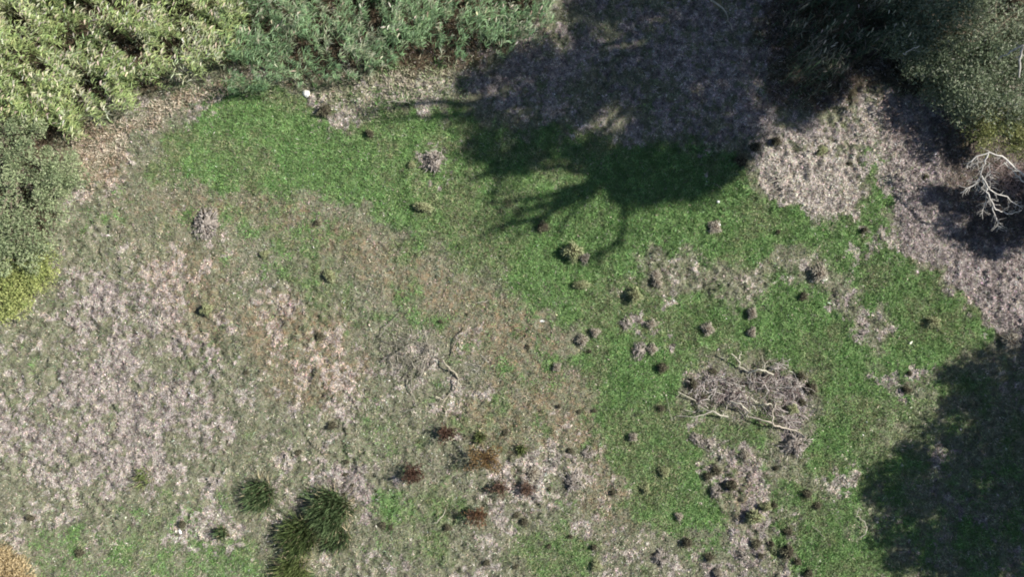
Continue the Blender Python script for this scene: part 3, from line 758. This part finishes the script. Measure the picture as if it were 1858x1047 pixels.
# kind, x, y, radius in photograph pixels, label
TL = [
('g',768,376,14,"grey-green hummock alone in lush grass, below the twiggy mound"),
('g',747,299,9,"dark green tuft at the left rim of the twiggy pale mound"),
('m',786,294,24,"round pale mound with curled twigs on the upper lush grass"),
('d',672,243,9,"dark tuft in bright grass below the straw strip by the reeds"),
('d',590,201,13,"black-centred tuft just below the white stone near the reeds"),
('d',985,412,10,"dark tuft where the shadow of a thin limb ends"),
('g',1038,457,21,"largest round hummock, just under the tree-shadow branches"),
('s',1060,468,10,"straw tuft touching the right side of the largest hummock"),
('g',1054,517,13,"round green hummock directly below the largest hummock"),
('g',1150,536,15,"round green hummock topping the bare mauve patch"),
('s',1190,499,10,"straw tuft on the small bare spot above the green hummock"),
('s',1191,513,11,"darker straw tuft just under the one on the small bare spot"),
('m',1135,588,14,"pale pitted hummock at left of the bare mauve patch"),
('s',1181,588,10,"brown hummock at right of the bare mauve patch"),
('s',1079,603,11,"straw hummock, upper of two left of the bare mauve patch"),
('s',1056,617,10,"straw hummock, lower of two left of the bare mauve patch"),
('d',1070,638,5,"tiny dark tuft below the two straw hummocks"),
('m',1159,637,16,"large pale hummock at the foot of the bare mauve patch"),
('s',1183,633,10,"brown hummock beside the large pale one at the patch foot"),
('d',1201,667,11,"dark brown hummock right below the bare mauve patch"),
('s',1010,666,9,"small round grey hummock alone on the dry band"),
('d',958,630,5,"tiny dark tuft alone left of the straw hummocks"),
('d',800,584,5,"tiny dark tuft above the crooked stick"),
('d',848,570,4,"tiny brown tuft under the short pale stick"),
('s',1296,412,12,"whitish tuft under the edge of the big tree shadow"),
('d',1411,421,6,"faint brown tuft on lush grass below the upper litter patch"),
('d',1566,418,7,"small black tuft with a thin twig near the track's left side"),
('d',1457,538,9,"black tuft at the top left of the dry wedge"),
('s',1484,496,14,"grey scruffy tuft around the pale stone above the dry wedge"),
('s',1283,597,13,"round brown-sided hummock alone on the central lush grass"),
('s',1363,568,12,"upper of two brown tufts, one over the other, in lush grass"),
('s',1363,603,10,"lower of two brown tufts, one over the other, in lush grass"),
('g',1691,585,14,"green hummock alone on the grass nearest the right track"),
('d',1643,707,9,"dark tuft on the grey patch left of the lower right shadow"),
('d',1648,677,6,"small dark tuft atop the grey patch by the lower right shadow"),
('s',1832,620,14,"dark-holed pale hummock where the track meets the lower shadow"),
('d',1293,674,8,"dark tuft above the left end of the brush pile"),
('d',1453,683,11,"dark tuft, upper of two right of the brush pile"),
('d',1471,705,11,"dark tuft, lower of two right of the brush pile"),
('g',1436,742,9,"olive tuft under the right side of the brush pile"),
('d',1456,730,7,"dark green tuft right of the olive one by the brush pile"),
('d',1370,267,11,"brown-black tuft on pale litter beside the big tree shadow"),
('d',1344,292,13,"black tuft at the very edge of the big tree shadow"),
('d',1407,257,10,"dark ring-like tuft on the upper litter patch"),
('d',1542,297,5,"tiny black tuft in the middle of the upper litter patch"),
('g',1490,273,10,"soft green tuft growing through the upper litter patch"),
('d',1681,321,5,"tiny black tuft on the bare track"),
('d',917,785,7,"round black tuft right above the largest rusty bush"),
('m',898,836,12,"small white pitted lump touching the largest rusty bush"),
('s',967,858,11,"dark and straw tuft above the rightmost blackish bush"),
('d',936,936,8,"black tuft, upper of two side by side below the blackish bush"),
('d',951,948,7,"black tuft, lower of two side by side below the blackish bush"),
('m',1041,873,18,"grey-white mound with dark pits, left of the lower lush strip"),
('m',1066,822,13,"pale lump with a black cleft at the edge of the lush strip"),
('d',1014,738,5,"tiny black tuft, left of three in a row above the brown patch"),
('d',1051,747,6,"tiny black tuft, middle of three in a row above the brown patch"),
('d',1078,745,5,"tiny black tuft, right of three in a row above the brown patch"),
('d',1035,818,6,"small black tuft left of the black-cleft pale lump"),
('g',1204,857,11,"olive hummock, upper of two on the lower lush grass"),
('g',1171,888,11,"olive hummock, lower of two on the lower lush grass"),
('d',1111,895,7,"black tuft at the left rim of the lower lush grass"),
('d',812,957,7,"black tuft below the lowest orange-brown bush"),
('d',695,953,7,"dark tuft right of the rush clumps"),
('d',710,957,5,"tiny dark tuft touching the dark one right of the rush clumps"),
('d',996,992,5,"tiny dark tuft on green ground below the two black tufts"),
('d',1035,974,5,"tiny dark tuft on the lower middle green patch"),
('d',1077,993,7,"dark tuft at the right of the lower middle green patch"),
('g',1081,1027,11,"dark olive tuft near the bottom edge, left of the pale mound"),
('m',1198,1012,20,"pale burrowed mound near the middle of the bottom edge"),
('s',1148,793,9,"small pale tuft on the lush strip left of the pitted mound"),
('d',1199,741,8,"brown tuft left of the forked grey branch"),
('s',1231,937,8,"pale tuft low on the lower lush grass"),
('d',997,888,5,"tiny dark tuft left of the grey-white pitted mound"),
('d',883,1022,7,"dark tuft close to the bottom edge, under the rusty bushes"),
('d',935,1030,6,"dark speckled tuft at the bottom edge right of centre-left"),
('d',630,838,5,"tiny dark tuft above the pale bare patch"),
('m',1262,797,17,"brown pitted mound, left half, below the forked branch"),
('m',1283,806,13,"brown pitted mound, right half, below the forked branch"),
('s',1350,826,11,"dark-sided rosy tuft left of the whitish pitted mound"),
('m',1440,806,26,"big whitish pitted mound under the brush pile's lower branch"),
('d',1299,854,9,"black tuft at the top of the lower ring of dark tufts"),
('d',1284,864,8,"black tuft at the upper left of the lower ring of dark tufts"),
('d',1326,880,12,"blackish tuft at the right of the lower ring of dark tufts"),
('m',1297,892,15,"white-flecked pitted lump at the bottom of the ring of tufts"),
('g',1366,937,17,"round hummock with a pale top and a black left rim"),
('g',1388,919,12,"olive tuft right above the hummock with the black rim"),
('d',1404,917,6,"dark tuft, rightmost in the row above the black-rimmed hummock"),
('d',1407,850,6,"small dark tuft below the whitish pitted mound"),
('d',1430,965,9,"black oval tuft on the pinkish bottom patch"),
('d',1372,987,9,"black tuft, left one on the pinkish bottom patch"),
('d',1400,988,7,"black tuft, middle one on the pinkish bottom patch"),
('d',1428,1002,13,"wide black tuft, right one on the pinkish bottom patch"),
('d',1380,1009,6,"small dark tuft, lowest on the pinkish bottom patch"),
('m',1346,1008,15,"dark-hollowed lump left of the pinkish bottom patch"),
('d',1286,1012,9,"round black tuft by the greyish bottom patch"),
('s',1302,1040,10,"half-dark straw tuft at the bottom edge under the greyish patch"),
('d',1447,1020,7,"dark tuft near the bottom edge below the wide black tuft"),
('d',1466,1040,8,"dark tuft at the bottom edge, right of all the pinkish patch"),
('d',1463,896,8,"dark green tuft at the edge of the grey patch by the shadow"),
('d',1482,918,7,"black tuft below the grey patch near the lower shadow"),
('d',1247,985,9,"dark brown tuft at the foot of the lower lush grass"),
('m',374,405,24,"round pale mound of grey twigs, alone on the upper left"),
('g',480,461,9,"grey-green tuft right below the mound of grey twigs"),
('g',598,501,14,"dark-flecked weedy tuft in the left middle grass"),
('d',576,405,6,"small black tuft at the top of the rusty band"),
('g',376,562,13,"dark green weedy patch on the left dry ground"),
('d',448,676,5,"tiny dark tuft left of the rusty grass"),
('d',580,610,9,"dark upright tuft in the rusty left grass"),
('d',603,773,8,"black round tuft, left of the topmost rusty bush"),
('d',147,1003,9,"black and straw tuft near the golden corner bush"),
('d',56,940,8,"brown dark tuft above the golden corner bush"),
('d',332,952,7,"dark tuft beside the white feather-like scrap"),
('d',542,822,6,"small dark tuft above the joined rush clumps"),
('d',640,881,5,"tiny black tuft on the pale bare patch"),
('d',626,862,5,"tiny brown tuft topping the pale bare patch"),
('m',1395,690,15,"dead reddish hummock inside the brush pile's right part"),
('m',1330,712,18,"whitish lump of twigs in the middle of the brush pile"),
('d',1256,697,11,"dark hollow tuft at the left tip of the brush pile"),
('d',1275,720,8,"black hollow tuft inside the left part of the brush pile"),
]
seen = set()
for k, px, py, r, lab in TL:
    pr = PROTO[KN[k]]; it = pr[RNG.integers(len(pr))]
    if not all(p[1] for p in pr): it = [p for p in pr if not p[1]][0]
    if not it[1]: o = it[0]; it[1] = True
    else: o = copy_thing(it[0])
    assert lab not in seen, lab
    seen.add(lab); x, y = G(px, py)
    s = r / PXM * 1.05
    if k == 'd': s *= 1.02
    o.location = (x, y, float(relief(np.array([x]), np.array([y]))[0]) - .02); o.rotation_euler = (0, 0, RNG.uniform(0, 6.28))
    o.scale = (s * RNG.uniform(.75, 1.2), s * RNG.uniform(.75, 1.2), s * RNG.uniform(.9, 1.2) if k != 'm' else s * .95)
    tag(o, lab, CATN[k], GRP[k])

# ------------------------------------------------------------------ fallen branches and dead wood
def gz(x, y): return float(relief(np.array([x]), np.array([y]))[0])
def branch(name, label, lines, col, lift=.05, twigs=5, seed=0, cat="branch", group="fallen branches", parts=False):
    """lines: list of (pixel polyline, r0, r1) in metres; first point is the thick end"""
    rg = np.random.default_rng(500 + seed); x0, y0 = G(*lines[0][0][0][:2]); root = empty(name, (x0, y0, 0)); tag(root, label, cat, group)
    off = np.array([x0, y0, 0]); tw = Tubes(); nt_ = 0
    for li_, (pl, r0, r1) in enumerate(lines):
        P = []
        for i, p in enumerate(pl):
            h = p[2] if len(p) > 2 else lift * (1 + .8 * math.sin(i * 1.7 + li_))
            wx, wy, _ = W(p[0], p[1], h); P.append((wx, wy, gz(wx, wy) + h + r0 * .4))
        n = max(8, 3 * len(P)); Q = wiggle(P, n, .02, rg) - off; tb = Tubes()
        tb.add(Q, np.linspace(r0, r1, n) * .85, 7, np.array(col) * .9, .16, rg)
        obj("limb", tb.mesh("limb", M_bark), root)
        for _ in range(twigs):
            i = rg.integers(1, n - 1); s_ = Q[i]; tdir = unit(Q[i + 1] - Q[i - 1]); sd_ = np.array([-tdir[1], tdir[0], .25]) * rg.choice([-1, 1])
            e = unit(tdir * .7 + sd_ * .8 + .2 * rg.normal(size=3)) * rg.uniform(.15, .4)
            e[2] = max(e[2], -s_[2] + .03)
            tw.add(wiggle([s_, s_ + e * .5, s_ + e], 5, .015, rg), np.linspace(max(.008, r1 * .5), .005, 5), 4, np.array(col) * .85, .1, rg); nt_ += 1
    if nt_: obj("twigs", tw.mesh("twigs", M_bark), root)
PALE = (.42, .39, .31); GREY = (.28, .26, .21); DARKB = (.16, .14, .12)
branch("fallen_branch", "pale forked branch pointing up-left out of the brush pile",
       [([(1404,681),(1378,670),(1360,674),(1342,668),(1340,652),(1327,642)], .048, .022), ([(1340,652),(1343,645),(1345,638)], .024, .012), ([(1388,676),(1386,660),(1383,645)], .02, .009)], PALE, .26, 2, 1)
branch("fallen_branch", "long grey forked branch left of the brush pile, thick end right",
       [([(1321,757),(1292,747),(1277,745),(1262,728),(1230,711)], .042, .014), ([(1292,747),(1260,758),(1229,755)], .032, .014), ([(1277,745),(1258,748),(1242,744)], .022, .012), ([(1300,749),(1297,735),(1296,722)], .02, .01)], PALE, .24, 2, 2)
branch("fallen_branch", "pale bent branch in the middle of the brush pile",
       [([(1326,729),(1346,735),(1358,746),(1353,758)], .045, .026)], PALE, .30, 2, 3)
branch("fallen_branch", "long brown branch along the lower right of the brush pile",
       [([(1360,757),(1395,766),(1420,777),(1445,782),(1460,795)], .03, .035), ([(1402,770),(1402,745),(1408,730)], .03, .014)], (.42, .37, .30), .26, 4, 4)
branch("fallen_branch", "thin arched branch over the right of the brush pile",
       [([(1376,738),(1390,731),(1400,735),(1404,750)], .028, .016), ([(1362,722),(1368,728),(1376,731)], .024, .014)], PALE, .32, 2, 5)
branch("fallen_branch", "crooked dead branch casting a dark shadow on the dry grass",
       [([(803,653),(812,666),(824,677),(832,688)], .034, .042), ([(832,688),(829,702),(815,716),(798,738)], .034, .014), ([(790,720),(804,726),(816,716)], .026, .014)], (.32, .29, .22), .17, 4, 6)
branch("fallen_branch", "dark wavy stick above the crooked dead branch",
       [([(848,594),(838,610),(826,621),(820,634),(825,649)], .026, .026)], (.28, .24, .19), .18, 0, 7)
branch("fallen_branch", "thin straight stick lying up-left of the twig star",
       [([(688,612),(703,592),(724,570)], .022, .01)], GREY, .10, 1, 8)
branch("fallen_branch", "short pale stick alone in the middle of the meadow",
       [([(862,549),(876,548),(889,545)], .016, .012)], PALE, .05, 1, 9)
branch("fallen_branch", "thin grey stick running down from the twig star",
       [([(738,688),(742,702),(750,718),(758,740)], .020, .012), ([(735,748),(748,742),(768,744)], .016, .010)], GREY, .08, 3, 10)
branch("fallen_branch", "bent thin stick beside the left rim of the lower right shadow",
       [([(1560,976),(1573,965),(1571,952),(1553,937),(1558,921)], .024, .016)], PALE, .12, 0, 11)
branch("fallen_branch", "hooked pale stick left of the lowest orange-brown bush",
       [([(788,949),(800,941),(806,936),(808,924)], .020, .014)], PALE, .10, 0, 12)
branch("fallen_branch", "thin pale stick on the grass left of the lower shadow",
       [([(1474,956),(1484,962),(1498,978)], .014, .008)], GREY, .05, 0, 13)
branch("fallen_branch", "thin curved dark stick on the left pale ground",
       [([(305,697),(315,713),(328,725),(346,738)], .016, .010)], DARKB, .05, 0, 14)
branch("fallen_branch", "long curved stick in the dark shade at the top edge",
       [([(1288,0),(1308,8),(1320,26),(1329,54)], .034, .02)], PALE, .15, 1, 15)
branch("fallen_branch", "short stick standing above the brown pitted mound",
       [([(1290,788),(1297,778),(1303,771)], .018, .010)], GREY, .10, 0, 16)
branch("fallen_branch", "pale weathered stick across the straw under the reeds",
       [([(702,184),(720,182),(745,187)], .022, .014)], PALE, .06, 1, 17)
branch("fallen_branch", "white-grey sticks on the upper litter patch by the shadow",
       [([(1392,332),(1415,326),(1440,318)], .022, .012), ([(1395,318),(1412,322),(1425,333)], .016, .010)], PALE, .06, 3, 18)
branch("fallen_branch", "thin grey stick rising left of the forked grey branch",
       [([(1210,722),(1214,740),(1219,762)], .012, .008)], GREY, .05, 0, 19)
branch("dead_bough", "white bare dead boughs reaching over the right-hand shadow",
       [([(1858,318,1.9),(1836,300,2.1),(1815,284,2.2),(1792,276,2.2),(1770,286,2.1),(1754,292,2.0),(1753,306,1.8)], 0.038, 0.021),
        ([(1792,278,2.2),(1784,300,2.0),(1779,320,1.8),(1765,335,1.7),(1741,350,1.6)], 0.035, 0.018),
        ([(1782,318,1.9),(1790,342,1.8),(1795,360,1.7),(1800,376,1.6),(1814,385,1.5),(1832,388,1.5),(1852,381,1.4)], 0.032, 0.014),
        ([(1799,374,1.6),(1805,392,1.4),(1810,410,1.2),(1809,420,1.1)], 0.020, 0.010),
        ([(1785,325,1.9),(1796,348,1.8),(1818,354,1.7),(1836,364,1.6),(1853,379,1.5)], 0.024, 0.013),
        ([(1790,352,1.7),(1785,375,1.5),(1781,398,1.3)], 0.014, 0.007),
        ([(1776,322,1.8),(1775,336,1.7),(1774,347,1.6)], 0.015, 0.007),
        ([(1796,295,2.1),(1797,320,1.9),(1796,342,1.8)], 0.014, 0.007),
        ([(1772,286,2.1),(1774,296,2.0)], 0.011, 0.006),
        ([(1858,330,1.7),(1840,312,1.8),(1822,294,1.9)], 0.028, 0.017)], (.58, .55, .50), .1, 15, 20, "dead bough", "bare dead boughs")
branch("dead_bough", "white bare bough poking out of the top right shrub",
       [([(1862,78,3.9),(1840,90,3.9),(1826,98,3.8),(1815,102,3.7)], .045, .022), ([(1856,85,3.9),(1852,112,3.8),(1850,140,3.7)], .045, .03)], (.42, .40, .36), .1, 3, 21, "dead bough", "bare dead boughs")
branch("dead_bough", "thin pale bough tip at the left side of the top right shrub",
       [([(1640,95,2.6),(1654,89,2.8),(1667,83,2.9)], .024, .014)], (.50, .47, .42), .1, 1, 22, "dead bough", "bare dead boughs")

def pile(name, label, px, py, ax, ay, n, ln, r, cols, seed, rot=0, hz=.18, cat="brush pile", heaps=None):
    rg = np.random.default_rng(900 + seed); x, y = G(px, py); root = empty(name, (x, y, gz(x, y))); tag(root, label, cat)
    for part, frac, rm in (("sticks", .25, 1.6), ("twigs", .75, .8)):
        tb = Tubes()
        for _ in range(int(n * frac)):
            a = rg.uniform(0, 2 * math.pi); q = math.sqrt(rg.random()); lx, ly = ax * q * math.cos(a), ay * q * math.sin(a)
            cx, cy = lx * math.cos(rot) - ly * math.sin(rot), lx * math.sin(rot) + ly * math.cos(rot)
            if heaps:
                hp = heaps[rg.integers(len(heaps))]; k_ = hp[2]; cx, cy = (hp[0] - px) / PXM + rg.normal() * k_ * .55, (py - hp[1]) / PXM + rg.normal() * k_ * .42; q = rg.random()
            t_ = rg.uniform(0, math.pi); L_ = ln * rg.uniform(.4, 1.2); dv = np.array([math.cos(t_), math.sin(t_), rg.normal() * .18]) * L_ / 2
            c = np.array([cx, cy, rg.uniform(.03, hz) * (1.2 - q)]); 
            A_, B_ = c - dv, c + dv; A_[2] = max(A_[2], .01); B_[2] = max(B_[2], .01)
            cc = np.array(cols[rg.integers(len(cols))])
            tb.add(wiggle([A_, c + rg.normal(size=3) * .04, B_], 6, .02, rg), np.linspace(r * rm, r * rm * .5, 6), 4, cc, .1, rg)
        obj(part, tb.mesh(part, M_bark), root)
PC = [(.30, .26, .24), (.20, .16, .15), (.14, .10, .09), (.36, .33, .29)]
pile("brush_pile", "sprawling pile of grey and mauve dead brushwood on the right meadow", 1395, 715, 1.25, .95, 380, .6, .012, PC + [(.50, .46, .42)], 1, -.3, .34, heaps=[(1395,695,.5),(1420,720,.5),(1440,700,.4),(1400,745,.45),(1430,765,.4),(1365,690,.35),(1345,730,.35),(1410,665,.3)])
pile("brush_pile", "left, flatter spread of dead brushwood beside the sprawling pile", 1290, 706, 1.2, .5, 230, .55, .012, PC + [(.50, .46, .42)], 2, -.15, .26, heaps=[(1262,700,.35),(1290,690,.3),(1300,715,.3),(1330,695,.35),(1335,715,.3),(1270,725,.2)])
pile("twig_heap", "star of thin grey twigs on the dry grass left of the crooked branch", 745, 640, 1.0, .8, 90, .95, .013, [(.27, .25, .20), (.16, .15, .12)], 3, 0, .3, "twigs")
pile("twig_heap", "curled grey twigs lying on the round pale upper mound", 788, 293, .38, .32, 40, .45, .012, [(.34, .31, .27), (.22, .19, .17)], 4, 0, .34, "twigs")
pile("twig_heap", "grey twigs heaped on the lone upper left mound", 374, 404, .38, .45, 60, .36, .011, [(.36, .33, .30), (.22, .2, .18)], 5, 0, .34, "twigs")
pile("twig_heap", "pale twigs strewn on the big whitish pitted mound", 1440, 806, .45, .38, 45, .4, .012, [(.40, .37, .34), (.22, .18, .16)], 6, 0, .38, "twigs")
pile("twig_heap", "dead mauve twigs under the white boughs at the right edge", 1825, 325, .9, .6, 130, .6, .010, [(.34, .26, .24), (.24, .17, .16)], 7, 0, .5, "twigs")
pile("twig_heap", "thin grey twigs right of the crooked dead branch", 868, 663, .5, .4, 30, .5, .008, [(.36, .34, .30)], 8, 0, .08, "twigs")
pile("twig_heap", "straw and twigs tangled under the blue-green reeds' edge", 718, 145, .6, .35, 60, .4, .011, [(.48, .42, .34), (.34, .3, .24)], 9, 0, .15, "twigs")

# ------------------------------------------------------------------ pale stones and scraps
def stone(px, py, rx, ry, label, col=(.62, .60, .55), seed=0, name="pale_stone", cat="stone", flat=.5, rz=0.0):
    rg = np.random.default_rng(700 + seed); x, y = G(px, py); ns, nr = 12, 5; V = []
    for i in range(nr + 1):
        ph = i / nr * math.pi * .62
        for j in range(ns):
            a = j / ns * 2 * math.pi; k = 1 + .12 * rg.normal()
            V.append((rx / PXM * math.sin(ph) * math.cos(a) * k, ry / PXM * math.sin(ph) * math.sin(a) * k, rx / PXM * flat * math.cos(ph) + .01))
    V = np.array(V); q = [[i * ns + j, (i + 1) * ns + j, (i + 1) * ns + (j + 1) % ns, i * ns + (j + 1) % ns] for i in range(nr) for j in range(ns)]
    o = obj(name, mesh_of(name, V, quads=q, cols=np.clip(np.array(col) * (1 + .1 * rg.normal(size=(len(V), 1))), 0, .95), mat=M_stone, smooth=True), loc=(x, y, gz(x, y) + .03))
    o.rotation_euler = (0, 0, rz); tag(o, label, cat)
stone(556, 169, 8, 7, "round white stone at the foot of the blue-green reeds", (.85, .83, .74), 1, flat=.8)
stone(1494, 504, 8, 7, "pale greenish stone in the scruffy tuft above the dry wedge", (.55, .55, .45), 2)
stone(1302, 408, 5, 4, "small whitish stone in the tuft under the big tree shadow", (.62, .61, .57), 3)
stone(1303, 366, 3, 2.5, "tiny white pebble just beside the big tree shadow", (.75, .75, .70), 4)
stone(1841, 622, 9, 8, "grey-white stone by the dark-holed hummock on the track", (.5, .48, .46), 5)
stone(327, 965, 6, 2.6, "white feather-like scrap lying on the lower left ground", (.82, .80, .74), 6, "white_scrap", "scrap", .2, 1.9)
stone(984, 583, 5, 2, "thin white scrap lying right of the short pale stick", (.80, .80, .76), 7, "white_scrap", "scrap", .2, .05)
stone(1651, 622, 4, 1.8, "small cream scrap on the grass near the right track", (.80, .80, .62), 8, "white_scrap", "scrap", .2, .8)
